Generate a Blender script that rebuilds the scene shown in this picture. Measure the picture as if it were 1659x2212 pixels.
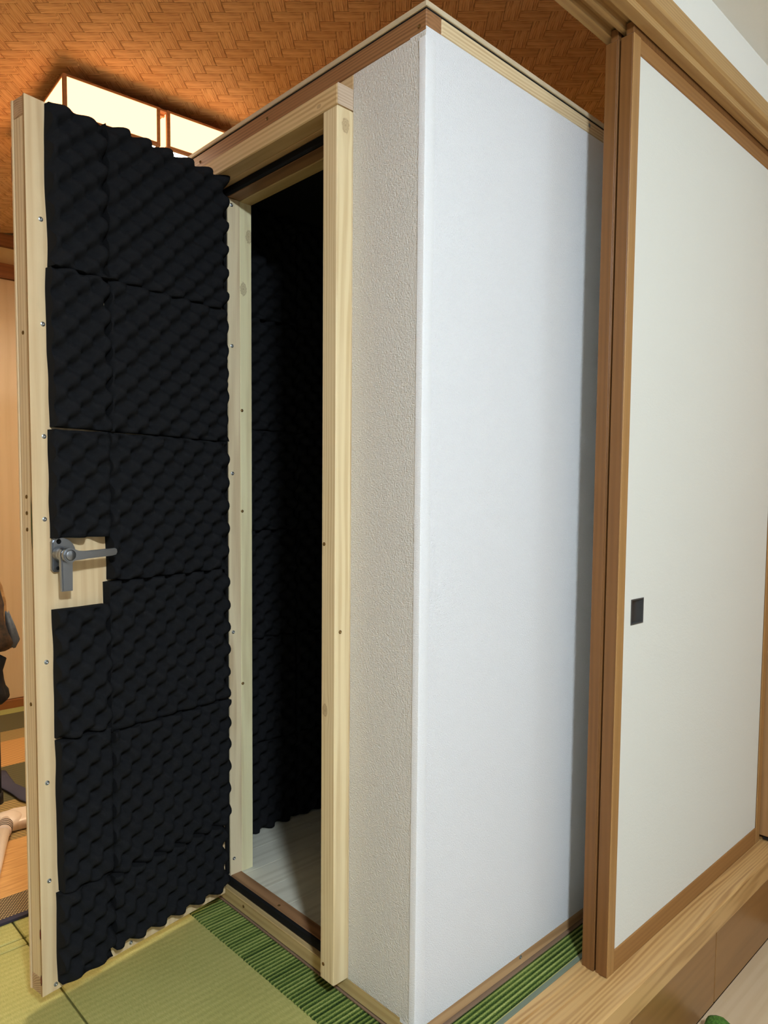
import bpy, bmesh, math, random
from mathutils import Vector, Matrix, noise as mnoise

random.seed(4)
for o in list(bpy.data.objects):
    bpy.data.objects.remove(o)
S = bpy.context.scene
C = S.collection
PI = math.pi

# ------------------------------------------------------------------ camera
# world: tatami surface z = 0, +X along the booth's long white side, +Y along its door side
FPX, CYPX, WPX, HPX = 1558.834, 1157.318, 1659.0, 2212.0
YAW, PITCH, ROLL = 0.804926807, 0.0610936377, 0.00870522828
fw = Vector((math.cos(PITCH)*math.cos(YAW), math.cos(PITCH)*math.sin(YAW), -math.sin(PITCH)))
rt = Vector((math.sin(YAW), -math.cos(YAW), 0)); up = rt.cross(fw)
rt2 = rt*math.cos(ROLL) + up*math.sin(ROLL); up2 = up*math.cos(ROLL) - rt*math.sin(ROLL)
CAM = Vector((0, 0, 1.0))
cd = bpy.data.cameras.new('camera'); cam = bpy.data.objects.new('camera', cd); C.objects.link(cam)
M = Matrix((rt2, up2, -fw)).transposed().to_4x4(); M.translation = CAM
cam.matrix_world = M
cd.sensor_fit = 'HORIZONTAL'; cd.sensor_width = 36.0
cd.lens = FPX/WPX*36.0; cd.shift_y = (CYPX-HPX/2)/WPX; cd.clip_start = 0.02
S.camera = cam

# ------------------------------------------------------------------ world, exposure
w = bpy.data.worlds.new('world'); S.world = w; w.use_nodes = True
w.node_tree.nodes['Background'].inputs[0].default_value = (0.9, 0.95, 1, 1)
w.node_tree.nodes['Background'].inputs[1].default_value = 0.05
S.view_settings.view_transform = 'Standard'; S.view_settings.look = 'None'
S.view_settings.exposure = 0.22; S.view_settings.gamma = 1.0
S.view_settings.use_curve_mapping = False
COOL = (0.78, 0.90, 1.0); COOL_STRENGTH = 565.0; PENDANT_STRENGTH = 9.0          # round LED lamp of the lower room
WARM_PAPER = (1.0, 0.46, 0.19); PAPER_STRENGTH = 3.4   # paper sides of the square lamp
WARM_BOTTOM = (1.0, 0.84, 0.60); BOTTOM_STRENGTH = 34.0

def project(p):
    d = Vector(p) - CAM
    z = d.dot(fw)
    return (WPX/2 + d.dot(rt2)/z*FPX, CYPX - d.dot(up2)/z*FPX, z)

# ------------------------------------------------------------------ materials
def lin(r, g, b):
    f = lambda c: c/12.92 if c <= 0.04045 else ((c+0.055)/1.055)**2.4
    return (f(r/255), f(g/255), f(b/255), 1)

MATS = {}
class NT:
    def __init__(s, name):
        s.m = bpy.data.materials.new(name); s.m.use_nodes = True
        s.t = s.m.node_tree; s.b = s.t.nodes['Principled BSDF']
    def n(s, t, **kw):
        nd = s.t.nodes.new(t)
        for k, v in kw.items():
            if k.startswith('i_'):
                nd.inputs[k[2:].replace('_', ' ')].default_value = v
            else:
                setattr(nd, k, v)
        return nd
    def l(s, a, b): s.t.links.new(a, b)
    def math(s, op, a, b=None, c=None):
        nd = s.n('ShaderNodeMath', operation=op)
        for i, v in enumerate((a, b, c)):
            if v is None: continue
            if isinstance(v, (int, float)): nd.inputs[i].default_value = v
            else: s.l(v, nd.inputs[i])
        return nd.outputs[0]
    def vec(s, op, a, b):
        nd = s.n('ShaderNodeVectorMath', operation=op)
        for i, v in enumerate((a, b)):
            if isinstance(v, (tuple, list)): nd.inputs[i].default_value = v
            else: s.l(v, nd.inputs[i])
        return nd.outputs['Value'] if op in ('LENGTH', 'DISTANCE') else nd.outputs[0]
    def mix(s, f, a, b, blend='MIX'):
        nd = s.n('ShaderNodeMix', data_type='RGBA', blend_type=blend)
        for i, v in ((0, f), (6, a), (7, b)):
            if isinstance(v, (int, float)): nd.inputs[i].default_value = v
            elif isinstance(v, (tuple, list)): nd.inputs[i].default_value = v
            else: s.l(v, nd.inputs[i])
        return nd.outputs[2]
    def ramp(s, v, stops):
        nd = s.n('ShaderNodeValToRGB')
        e = nd.color_ramp.elements
        while len(e) < len(stops): e.new(0.5)
        for el, (p, c) in zip(e, stops):
            el.position = p; el.color = c if isinstance(c, (tuple, list)) else (c, c, c, 1)
        s.l(v, nd.inputs[0]); return nd.outputs[0]
    def noise(s, v, scale, detail=2, rough=.5, dist=0):
        nd = s.n('ShaderNodeTexNoise', i_Scale=scale, i_Detail=detail, i_Roughness=rough, i_Distortion=dist)
        s.l(v, nd.inputs['Vector']); return nd.outputs['Fac']
    def bump(s, h, strength, dist=0.001):
        nd = s.n('ShaderNodeBump', i_Strength=strength, i_Distance=dist)
        s.l(h, nd.inputs['Height']); s.l(nd.outputs[0], s.b.inputs['Normal'])
    def obj(s): return s.n('ShaderNodeTexCoord').outputs['Object']
    def rand(s): return s.n('ShaderNodeObjectInfo').outputs['Random']

def plain(name, col, rough=.5, metal=0.0, spec=.5):
    k = NT(name); k.b.inputs['Base Color'].default_value = col
    k.b.inputs['Roughness'].default_value = rough; k.b.inputs['Metallic'].default_value = metal
    k.b.inputs['Specular IOR Level'].default_value = spec
    return k.m

def wood(name, light, dark, axis=2, ring=0.006, contrast=.5, rough=.5, centre=(.02, .035, .03), warp=.012,
         knots=(), fine=.35, bump=.25, vary=.25, spec=.35):
    """timber: growth rings round an axis beside the piece, stretched along the grain, fine fibres, optional knots"""
    k = NT(name); raw = k.obj(); rnd = k.rand()
    off = k.n('ShaderNodeCombineXYZ')
    k.l(k.math('MULTIPLY', rnd, .31), off.inputs[0]); k.l(k.math('MULTIPLY', rnd, .47), off.inputs[1]); k.l(k.math('MULTIPLY', rnd, .73), off.inputs[2])
    co = k.vec('ADD', raw, off.outputs[0]); co = k.vec('ADD', co, tuple(centre))
    sc = [1, 1, 1]; sc[axis] = .07
    st = k.vec('MULTIPLY', co, tuple(sc))
    n1 = k.n('ShaderNodeTexNoise', i_Scale=14.0, i_Detail=2.0); k.l(st, n1.inputs['Vector'])
    wv = k.vec('SUBTRACT', n1.outputs['Color'], (.5, .5, .5)); wv = k.vec('MULTIPLY', wv, (warp*2, warp*2, warp*2))
    p = k.vec('ADD', st, wv)
    if knots:
        for q in knots:
            d = k.vec('SUBTRACT', raw, tuple(q[:3])); ks = [1, 1, 1]; ks[axis] = .55
            d = k.vec('MULTIPLY', d, tuple(ks)); ln = k.vec('LENGTH', d, (0, 0, 0))
            g = k.math('POWER', 2.718, k.math('MULTIPLY', k.math('MULTIPLY', ln, ln), -1/(q[3]*1.7)**2))
            nd = k.n('ShaderNodeVectorMath', operation='SCALE'); k.l(d, nd.inputs[0]); k.l(k.math('MULTIPLY', g, .9), nd.inputs['Scale'])
            p = k.vec('SUBTRACT', p, nd.outputs[0])
    ax = 'XYZ'[axis]
    wave = k.n('ShaderNodeTexWave', wave_type='RINGS', rings_direction=ax, i_Scale=.314/ring, i_Distortion=1.2, i_Detail=2.0, i_Detail_Scale=1.5)
    k.l(p, wave.inputs['Vector'])
    fs = [1, 1, 1]; fs[axis] = .02
    fib = k.noise(k.vec('MULTIPLY', co, tuple(fs)), 900, 3, .6)
    big = k.noise(k.vec('MULTIPLY', co, tuple(sc)), 30, 2)
    a = k.ramp(wave.outputs['Fac'], [(.15, 0.0), (.85, 1.0)])
    pat = k.noise(k.vec('MULTIPLY', co, tuple(sc)), 55, 1)
    f = k.math('ADD', k.math('MULTIPLY', k.math('MULTIPLY', a, k.ramp(pat, [(.3, .25), (.65, 1.0)])), contrast*1.15), k.math('MULTIPLY', k.math('SUBTRACT', fib, .5), fine))
    f = k.math('ADD', f, k.math('MULTIPLY', k.math('SUBTRACT', big, .5), vary))
    col = k.mix(k.math('MAXIMUM', k.math('MINIMUM', f, 1.0), 0.0), light, dark)
    for q in knots:
        d = k.vec('SUBTRACT', raw, tuple(q[:3])); ks = [1, 1, 1]; ks[axis] = .6
        ln = k.vec('LENGTH', k.vec('MULTIPLY', d, tuple(ks)), (0, 0, 0))
        ln = k.math('ADD', ln, k.math('MULTIPLY', k.math('SUBTRACT', k.noise(raw, 220, 2), .5), q[3]*.7))
        msk = k.ramp(k.math('DIVIDE', ln, q[3]), [(0.0, .6), (.25, .3), (.45, .45), (.62, .25), (.78, .5), (1.05, 0.0)])
        col = k.mix(msk, col, lin(112, 74, 42))
    k.l(col, k.b.inputs['Base Color']); k.b.inputs['Roughness'].default_value = rough
    k.b.inputs['Specular IOR Level'].default_value = spec
    k.bump(fib, bump, .0006)
    return k.m

PINE_L, PINE_D = lin(226, 205, 166), lin(184, 148, 102)
pine_z = wood('pine_upright', PINE_L, PINE_D, 2, .008, .42)
pine_y = wood('pine_lengthwise_y', lin(216, 186, 140), lin(166, 122, 74), 1, .007, .5)
pine_x = wood('pine_lengthwise_x', lin(222, 200, 160), lin(176, 138, 92), 0, .006, .55)
cedar_y = wood('cedar_brown_y', lin(156, 112, 74), lin(106, 70, 42), 1, .006, .6)
sill_y = wood('pine_sill', lin(196, 172, 122), lin(150, 116, 66), 1, .016, .45)
base_x = wood('cedar_base_x', lin(196, 156, 114), lin(142, 100, 62), 0, .02, .5, warp=.03)
stop_y = wood('door_stop_brown', lin(158, 118, 82), lin(108, 74, 46), 1, .007, .6)
ply = wood('plywood_skin', lin(226, 200, 158), lin(196, 158, 112), 2, .014, .4, warp=.02)
ply_edge = wood('plywood_edge', lin(176, 142, 100), lin(128, 94, 58), 2, .002, .6)
roof_pale = wood('roof_board', lin(206, 190, 160), lin(180, 158, 120), 1, .02, .3)
endgrain = wood('end_grain', lin(204, 182, 158), lin(160, 130, 104), 0, .005, .5, centre=(.0, .03, .02))
fus_v = wood('sliding_door_frame_upright', lin(124, 83, 44), lin(92, 57, 28), 2, .010, .35, fine=.25, rough=.42)
fus_f = wood('sliding_door_frame_face', lin(166, 124, 74), lin(134, 94, 52), 2, .012, .3, fine=.25, rough=.42)
fus_h = wood('sliding_door_frame_rail', lin(156, 112, 64), lin(126, 84, 46), 0, .010, .35, fine=.25, rough=.42)
kamoi_m = wood('lintel_wood', lin(186, 150, 98), lin(150, 112, 68), 0, .006, .45, fine=.3, rough=.45)
sill_m = wood('threshold_wood', lin(204, 164, 108), lin(160, 116, 66), 0, .010, .65, rough=.36, warp=.035, spec=.5, vary=.4)
riser_m = wood('step_panel_wood', lin(150, 108, 62), lin(124, 86, 46), 0, .010, .4, fine=.4, rough=.3, spec=.6)
pillar_m = wood('pillar_wood', lin(176, 132, 86), lin(146, 104, 62), 2, .010, .35)
far_m = wood('far_trim_wood', lin(142, 88, 46), lin(104, 60, 28), 0, .01, .35)
farpanel_m = wood('far_sliding_panel', lin(206, 176, 138), lin(192, 160, 122), 2, .02, .35)
plank_m = wood('pale_floor_plank', lin(208, 186, 154), lin(190, 164, 128), 0, .03, .4, rough=.35, warp=.03)
vinyl_m = wood('booth_floor_vinyl', lin(214, 211, 194), lin(180, 174, 154), 0, .03, .45, rough=.45, warp=.05)
lampwood = wood('lamp_frame_wood', lin(176, 128, 88), lin(146, 100, 66), 0, .01, .4)

def weave_mat():
    k = NT('woven_ceiling_veneer'); co = k.obj(); rnd = k.rand()
    sep = k.n('ShaderNodeSeparateXYZ'); k.l(co, sep.inputs[0])
    v = k.vec('ADD', k.vec('MULTIPLY', co, (.05, 1, 1)), (3, 1, 2))
    line = k.noise(v, 520, 1, .5)
    v2 = k.vec('MULTIPLY', co, (.02, 1, 1)); big = k.noise(v2, 130, 2)
    t = k.ramp(k.math('ADD', k.math('MULTIPLY', line, .6), k.math('MULTIPLY', big, .4)), [(.34, lin(160, 110, 64)), (.46, lin(220, 172, 118)), (.66, lin(238, 200, 146))])
    t = k.mix(k.math('MULTIPLY', rnd, .25), t, lin(174, 120, 70))
    k.l(t, k.b.inputs['Base Color']); k.b.inputs['Roughness'].default_value = .5
    k.b.inputs['Specular IOR Level'].default_value = .3
    k.bump(line, .8, .0022)
    return k.m
weave_m = weave_mat()

def wallpaper(name, col, sx, sz, strength):
    k = NT(name); co = k.obj()
    a = k.noise(k.vec('MULTIPLY', co, (1, 1, .45)), sx, 2, .6)
    b = k.noise(k.vec('MULTIPLY', co, (.4, .4, 1)), sz, 2, .6)
    h = k.math('ADD', a, b)
    k.b.inputs['Base Color'].default_value = col
    k.b.inputs['Roughness'].default_value = .75; k.b.inputs['Specular IOR Level'].default_value = .25
    k.bump(h, strength, .0022)
    return k.m
paper_side = wallpaper('white_embossed_wallpaper', lin(236, 236, 238), 560, 760, .9)
paper_front = wallpaper('white_grained_wallpaper', lin(220, 216, 209), 420, 460, 1.0)
paper_lap = wallpaper('white_wallpaper_lap', lin(234, 234, 235), 900, 500, .55)
fus_paper = wallpaper('sliding_door_paper', lin(222, 221, 212), 500, 120, .25)
plaster = wallpaper('white_plaster', lin(234, 233, 226), 300, 300, .15)
beige_wall = wallpaper('grey_wallpaper', lin(176, 176, 174), 300, 300, .15)
plaster_warm = wallpaper('tan_plaster', lin(208, 176, 120), 300, 300, .15)

def tatami_mat():
    k = NT('tatami_rush'); co = k.obj()
    sep = k.n('ShaderNodeSeparateXYZ'); k.l(co, sep.inputs[0])
    wob = k.noise(co, 25, 2)
    rib = k.math('SINE', k.math('MULTIPLY', k.math('ADD', sep.outputs[1], k.math('MULTIPLY', wob, .004)), 2*PI/.0155))
    th = k.math('SINE', k.math('MULTIPLY', sep.outputs[0], 2*PI/.0021))
    fib = k.noise(k.vec('MULTIPLY', co, (1, .12, 1)), 700, 3, .6)
    big = k.noise(co, 6, 3)
    g = k.math('ADD', k.math('MULTIPLY', rib, .07), k.math('MULTIPLY', k.math('SUBTRACT', fib, .5), .9))
    g = k.math('ADD', g, k.math('MULTIPLY', k.math('SUBTRACT', big, .5), .35))
    col = k.ramp(k.math('ADD', g, .5), [(.1, lin(140, 138, 76)), (.5, lin(172, 168, 100)), (.9, lin(198, 192, 126))])
    k.l(col, k.b.inputs['Base Color']); k.b.inputs['Roughness'].default_value = .5
    k.b.inputs['Specular IOR Level'].default_value = .35
    k.bump(k.math('ADD', k.math('ADD', k.math('MULTIPLY', rib, .5), k.math('MULTIPLY', th, .3)), fib), .4, .0006)
    return k.m
tatami_m = tatami_mat()

CY0, CPER = .790, .0104
def carpet_mat():
    k = NT('green_ribbed_carpet'); co = k.obj()
    sep = k.n('ShaderNodeSeparateXYZ'); k.l(co, sep.inputs[0])
    ph = k.math('FRACT', k.math('DIVIDE', k.math('SUBTRACT', sep.outputs[1], CY0), CPER))
    tri = k.math('ABSOLUTE', k.math('SUBTRACT', ph, .5))
    row = k.noise(k.vec('MULTIPLY', co, (.04, 1, 0)), 45, 2, .7)
    spk = k.noise(k.vec('MULTIPLY', co, (.6, 1, 1)), 900, 2, .7)
    g = k.math('ADD', k.math('MULTIPLY', k.math('SUBTRACT', .36, tri), .9), k.math('ADD', k.math('MULTIPLY', spk, .75), k.math('MULTIPLY', k.math('SUBTRACT', row, .5), .5)))
    col = k.ramp(g, [(.20, lin(24, 40, 18)), (.40, lin(70, 92, 40)), (.58, lin(130, 144, 72)), (.80, lin(186, 192, 120))])
    k.l(col, k.b.inputs['Base Color']); k.b.inputs['Roughness'].default_value = .95
    k.b.inputs['Specular IOR Level'].default_value = .1
    k.bump(spk, .8, .002)
    return k.m
carpet_m = carpet_mat()

def foam_mat(name, c0, c1):
    k = NT(name); co = k.obj()
    n = k.noise(co, 1600, 2, .7)
    col = k.ramp(n, [(.35, c0), (.62, c1), (.78, (.03, .031, .035, 1))])
    k.l(col, k.b.inputs['Base Color']); k.b.inputs['Roughness'].default_value = 1.0
    k.b.inputs['Specular IOR Level'].default_value = .12
    k.bump(n, .5, .0015)
    return k.m
foam_m = foam_mat('black_acoustic_foam', (.007, .0072, .008, 1), (.0135, .0138, .0155, 1))
gasket_m = plain('black_rubber_seal', (.006, .006, .0065, 1), .8, 0, .2)
black_m = plain('black_gap_tape', (.008, .008, .008, 1), .8, 0, .2)
metal_m = plain('satin_nickel', lin(150, 153, 158), .32, .9)
screw_m = plain('zinc_screw', lin(160, 164, 166), .35, .9)
dark_m = plain('dark_metal', lin(40, 40, 42), .4, .6)
brass_m = plain('brass_screw', lin(120, 92, 50), .4, .7)
recess_m = plain('screw_hole_dark', lin(40, 26, 14), .8)
pull_m = plain('pull_grey_plastic', lin(70, 70, 70), .45)
pullin_m = plain('pull_black_plastic', lin(44, 44, 44), .35)
grey_strip_m = plain('grey_green_edge_strip', lin(112, 122, 104), .6)
brown_ply = plain('dark_ply_edge', lin(132, 106, 84), .7)
red_m = plain('red_marker_stain', lin(160, 62, 48), .6)
green_ink = plain('green_marker_stain', lin(54, 84, 34), .6)
base_dark = plain('shadow_gap_base', lin(34, 24, 14), .9, 0, .1)
ceil_back = plain('ceiling_backing', lin(110, 62, 28), .8)
blackmetal = plain('black_painted_metal', (.01, .01, .011, 1), .45, 0, .5)
vac_m = plain('beige_plastic', lin(228, 208, 188), .35)
vac2_m = plain('cuff_beige', lin(206, 184, 166), .35)
vacdk_m = plain('vacuum_dark_trim', lin(84, 74, 60), .6)
strap_m = plain('slate_cloth', lin(74, 72, 86), .9, 0, .1)

def fabric(name, c0, c1, sc):
    k = NT(name); co = k.obj(); n = k.noise(co, sc, 3, .6); f = k.noise(co, 900, 2)
    k.l(k.mix(k.ramp(n, [(.4, 0.0), (.6, 1.0)]), c0, c1), k.b.inputs['Base Color'])
    k.b.inputs['Roughness'].default_value = .9; k.bump(f, .4, .001); return k.m
tan_cloth = fabric('tan_canvas', lin(140, 104, 62), lin(176, 136, 86), 40)
brown_cloth = fabric('brown_plaid', lin(34, 24, 15), lin(70, 48, 26), 30)
black_cloth = fabric('black_nylon', lin(16, 16, 18), lin(26, 26, 28), 30)
blue_cloth = fabric('slate_denim', lin(70, 78, 90), lin(84, 92, 104), 30)
green_knit = fabric('green_knit', lin(58, 104, 30), lin(92, 142, 52), 160)

def rugmat(name, c0, c1, kind):
    k = NT(name); co = k.obj(); sep = k.n('ShaderNodeSeparateXYZ'); k.l(co, sep.inputs[0])
    if kind == 'dots':
        a = k.math('SINE', k.math('MULTIPLY', sep.outputs[0], 2*PI/.008)); b = k.math('SINE', k.math('MULTIPLY', sep.outputs[1], 2*PI/.010))
        f = k.ramp(k.math('MULTIPLY', a, b), [(.15, 0.0), (.5, 1.0)])
    elif kind == 'weave':
        a = k.math('SINE', k.math('MULTIPLY', k.math('ADD', sep.outputs[0], k.math('MULTIPLY', sep.outputs[1], .35)), 2*PI/.012)); b = k.math('SINE', k.math('MULTIPLY', sep.outputs[1], 2*PI/.02))
        f = k.math('ADD', k.math('MULTIPLY', a, .3), k.math('ADD', k.math('MULTIPLY', b, .15), .5))
    else:
        f = k.noise(k.vec('MULTIPLY', co, (.06, 1, 1)), 160, 3, .6)
        f = k.ramp(f, [(.35, 0.0), (.65, 1.0)])
    k.l(k.mix(f, c0, c1), k.b.inputs['Base Color']); k.b.inputs['Roughness'].default_value = .75
    return k.m
rug_dots = rugmat('rug_dark_dotted', lin(78, 62, 40), lin(186, 160, 110), 'dots')
rug_orange = rugmat('rug_orange_plain', lin(186, 134, 72), lin(216, 164, 98), 'plain')
rug_diag = rugmat('rug_orange_twill', lin(164, 112, 56), lin(222, 168, 100), 'weave')
rug_brown = rugmat('rug_olive_mesh', lin(120, 98, 56), lin(178, 146, 88), 'weave')
rug_green = rugmat('rug_dark_green', lin(78, 72, 44), lin(96, 88, 54), 'weave')
rug_edge = plain('rug_navy_binding', lin(58, 56, 70), .85, 0, .2)

def emit(name, col, st):
    m = bpy.data.materials.new(name); m.use_nodes = True; t = m.node_tree
    t.nodes.remove(t.nodes['Principled BSDF'])
    e = t.nodes.new('ShaderNodeEmission'); e.inputs[0].default_value = (*col, 1); e.inputs[1].default_value = st
    t.links.new(e.outputs[0], t.nodes['Material Output'].inputs[0]); return m
paper_glow = emit('glowing_lamp_paper', WARM_PAPER, PAPER_STRENGTH)
bottom_glow = emit('glowing_lamp_bottom', WARM_BOTTOM, BOTTOM_STRENGTH)
led_glow = emit('round_lamp_diffuser', COOL, COOL_STRENGTH)

# ------------------------------------------------------------------ mesh helpers
def tag(o, label, cat, group=None, kind=None):
    o['label'] = label
    if cat: o['category'] = cat
    if group: o['group'] = group
    if kind: o['kind'] = kind
    return o
def empty(name, loc, rz=0):
    o = bpy.data.objects.new(name, None); o.empty_display_size = .1; C.objects.link(o)
    o.location = loc; o.rotation_euler[2] = rz; return o
def origin(parent):
    v = Vector((0, 0, 0))
    while parent is not None:
        v += parent.location; parent = parent.parent
    return v
def link(name, me, mat, parent=None, smooth=False):
    o = bpy.data.objects.new(name, me); C.objects.link(o)
    if mat is not None and not me.materials: me.materials.append(mat)
    if parent is not None: o.parent = parent
    if smooth:
        for p in me.polygons: p.use_smooth = True
    return o
def mesh_from(bm, name):
    me = bpy.data.meshes.new(name); bm.normal_update(); bm.to_mesh(me); bm.free(); return me
def add_box(bm, a, b):
    vs = [bm.verts.new((x, y, z)) for x in (a[0], b[0]) for y in (a[1], b[1]) for z in (a[2], b[2])]
    for f in ((0, 1, 3, 2), (4, 6, 7, 5), (0, 4, 5, 1), (2, 3, 7, 6), (0, 2, 6, 4), (1, 5, 7, 3)):
        bm.faces.new([vs[i] for i in f])
def box(name, xr, yr, zr, mat, parent=None, bev=.0012, local=False):
    off = Vector((0, 0, 0)) if local else origin(parent)
    bm = bmesh.new(); add_box(bm, (xr[0]-off.x, yr[0]-off.y, zr[0]-off.z), (xr[1]-off.x, yr[1]-off.y, zr[1]-off.z))
    if bev > 0: bmesh.ops.bevel(bm, geom=bm.edges[:], offset=bev, segments=1, affect='EDGES', clamp_overlap=True)
    return link(name, mesh_from(bm, name), mat, parent)
def prism_x(name, poly, x0, x1, mat, parent=None):
    """polygon given as (y, z), extruded along x"""
    off = origin(parent); bm = bmesh.new()
    a = [bm.verts.new((x0-off.x, y-off.y, z-off.z)) for y, z in poly]; b = [bm.verts.new((x1-off.x, y-off.y, z-off.z)) for y, z in poly]
    n = len(poly); bm.faces.new(a); bm.faces.new(b[::-1])
    for i in range(n): bm.faces.new((a[i], b[i], b[(i+1) % n], a[(i+1) % n]))
    bmesh.ops.recalc_face_normals(bm, faces=bm.faces[:])
    return link(name, mesh_from(bm, name), mat, parent)
def prism_y(name, poly, y0, y1, mat, parent=None, bev=0.0, smooth=False):
    """polygon given as (x, z) in local coordinates, extruded along local y"""
    bm = bmesh.new()
    a = [bm.verts.new((x, y0, z)) for x, z in poly]; b = [bm.verts.new((x, y1, z)) for x, z in poly]
    n = len(poly); bm.faces.new(a); bm.faces.new(b[::-1])
    for i in range(n): bm.faces.new((a[i], b[i], b[(i+1) % n], a[(i+1) % n]))
    bmesh.ops.recalc_face_normals(bm, faces=bm.faces[:])
    if bev:
        es = [e for e in bm.edges if abs(e.verts[0].co.y-e.verts[1].co.y) < 1e-6]
        bmesh.ops.bevel(bm, geom=es, offset=bev, segments=2, affect='EDGES', clamp_overlap=True)
    return link(name, mesh_from(bm, name), mat, parent, smooth)
def loft(name, rings, mat, parent=None, smooth=True, closed=True):
    bm = bmesh.new(); R = [[bm.verts.new(p) for p in r] for r in rings]; n = len(rings[0])
    for i in range(len(R)-1):
        for j in range(n):
            bm.faces.new((R[i][j], R[i][(j+1) % n], R[i+1][(j+1) % n], R[i+1][j]))
    if closed:
        bm.faces.new(R[0][::-1]); bm.faces.new(R[-1])
    bmesh.ops.recalc_face_normals(bm, faces=bm.faces[:])
    return link(name, mesh_from(bm, name), mat, parent, smooth)
def tube(name, pts, radii, mat, parent=None, n=14, flat=1.0):
    rings = []
    for i, p in enumerate(pts):
        a = Vector(pts[max(0, i-1)]); b = Vector(pts[min(len(pts)-1, i+1)]); t = (b-a).normalized()
        u = t.cross(Vector((0, 0, 1)))
        if u.length < .05: u = t.cross(Vector((1, 0, 0)))
        u.normalize(); v = u.cross(t)
        r = radii[i] if isinstance(radii, (list, tuple)) else radii
        rings.append([Vector(p) + u*math.cos(k*2*PI/n)*r + v*math.sin(k*2*PI/n)*r*flat for k in range(n)])
    return loft(name, rings, mat, parent)
def copy_of(o, parent, loc, rot=None):
    c = o.copy(); C.objects.link(c); c.parent = parent; c.location = loc
    if rot is not None: c.rotation_euler = rot
    return c

# ------------------------------------------------------------------ the setting: tatami room
ZC = 2.12
XL, XR, YN, YF = -0.9, 2.7, 0.775, 3.51
floor = tag(box('floor', (XL, XR), (YN, YF+.05), (-.08, -.034), base_dark), 'raised floor of rush tatami mats around the booth', 'floor', kind='structure')
def tatami(x0, x1, y0, y1): box('tatami_mat', (x0, x1), (y0, y1), (-.034, 0), tatami_m, floor, .0025)
for (x0, x1) in ((XL, .5012), (.5048, 1.9), (1.9035, XR)):
    tatami(x0, x1, .7885, 1.6415); tatami(x0, x1, 1.645, 1.6700); tatami(x0, x1, 1.6735, 2.58); tatami(x0, x1, 2.5835, YF)

# woven ceiling: veneer strips interlaced two over, two under, at 45 degrees to the room
ceiling = tag(box('ceiling', (XL, XR), (YN, YF), (ZC+.004, ZC+.05), ceil_back, None, 0), 'orange brown woven veneer ceiling over the tatami room', 'ceiling', kind='structure')
WU, WV, A0, B0 = .0354, .0364, -.6005, 1.7566
def strip_mesh(name, length, width):
    bm = bmesh.new(); st = (-1, -.93, -.4, .4, .93, 1); ns = 5; rows = []
    for i in range(ns+1):
        s = st[i]; z = -.0020 + (.0016 if abs(s) > .99 else 0.0)
        rows.append([bm.verts.new((s*length/2, yy*width/2, z + (0 if abs(yy) < 1 else .0003))) for yy in (-1, -.9, .9, 1)] )
    for i in range(ns):
        for j in range(3): bm.faces.new((rows[i][j], rows[i][j+1], rows[i+1][j+1], rows[i+1][j]))
    top = [[bm.verts.new((v.co.x, v.co.y, .0035)) for v in (r[0], r[3])] for r in rows]
    for i in range(ns):
        bm.faces.new((rows[i][0], rows[i+1][0], top[i+1][0], top[i][0])); bm.faces.new((rows[i+1][3], rows[i][3], top[i][1], top[i+1][1]))
    bmesh.ops.recalc_face_normals(bm, faces=bm.faces[:])
    for f in bm.faces:
        if f.normal.z > .5: f.normal_flip()
    me = mesh_from(bm, name); me.materials.append(weave_m); return me
me_u = strip_mesh('weave_strip', 2*WV*1.0, WU*.975); me_v = strip_mesh('weave_strip_across', 2*WU*1.0, WV*.975)
R2 = 2**.5; pieces = []
for i in range(-140, 140):
    for j in range(-70, 110):
        m4 = (i+j) % 4
        if m4 == 0: a, b, kind = A0+(i+1)*WV, B0+(j+.5)*WU, 0
        elif m4 == 2: a, b, kind = A0+(i+.5)*WV, B0+(j+1)*WU, 1
        else: continue
        x, y = (a+b)/R2, (b-a)/R2
        if not (XL+.03 < x < XR-.03 and YN+.03 < y < YF-.03): continue
        px, py, dep = project((x, y, ZC)) if Vector((x, y, ZC)).dot(fw) > .2 else (-1, -1, 9)
        vis = dep > 0 and -20 < px < 1320 and -20 < py < 540 and (py < 12+.65*(917-px) if px < 917 else py < 10+.66*(px-917)) and not (px > 1190+1.18*py)
        if 100 < px < 480 and py > 165+.33*(px-135): vis = False
        pieces.append((dep if vis else 99+dep, x, y, kind))
pieces.sort()
for dep, x, y, kind in pieces[:300]:
    o = link('weave_strip', me_v if kind else me_u, None, ceiling)
    o.location = (x, y, ZC); o.rotation_euler[2] = PI/4 if kind else -PI/4
verts, faces = [], []
for dep, x, y, kind in pieces[300:]:
    me = me_v if kind else me_u; ang = PI/4 if kind else -PI/4; c_, s_ = math.cos(ang), math.sin(ang); b0 = len(verts)
    verts += [(v.co.x*c_-v.co.y*s_+x, v.co.x*s_+v.co.y*c_+y, v.co.z+ZC) for v in me.vertices]
    faces += [tuple(b0+q for q in p.vertices) for p in me.polygons]
me = bpy.data.meshes.new('woven_strips'); me.from_pydata(verts, [], faces)
def weave_far():
    k = NT('woven_ceiling_veneer_rest'); co = k.obj(); n = k.noise(co, 300, 2)
    k.l(k.ramp(n, [(.3, lin(170, 118, 70)), (.5, lin(206, 156, 104)), (.7, lin(224, 178, 126))]), k.b.inputs['Base Color'])
    k.b.inputs['Roughness'].default_value = .5; k.bump(n, .4, .001); return k.m
o = link('woven_strips', me, weave_far(), ceiling); o['kind'] = 'stuff'

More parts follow.
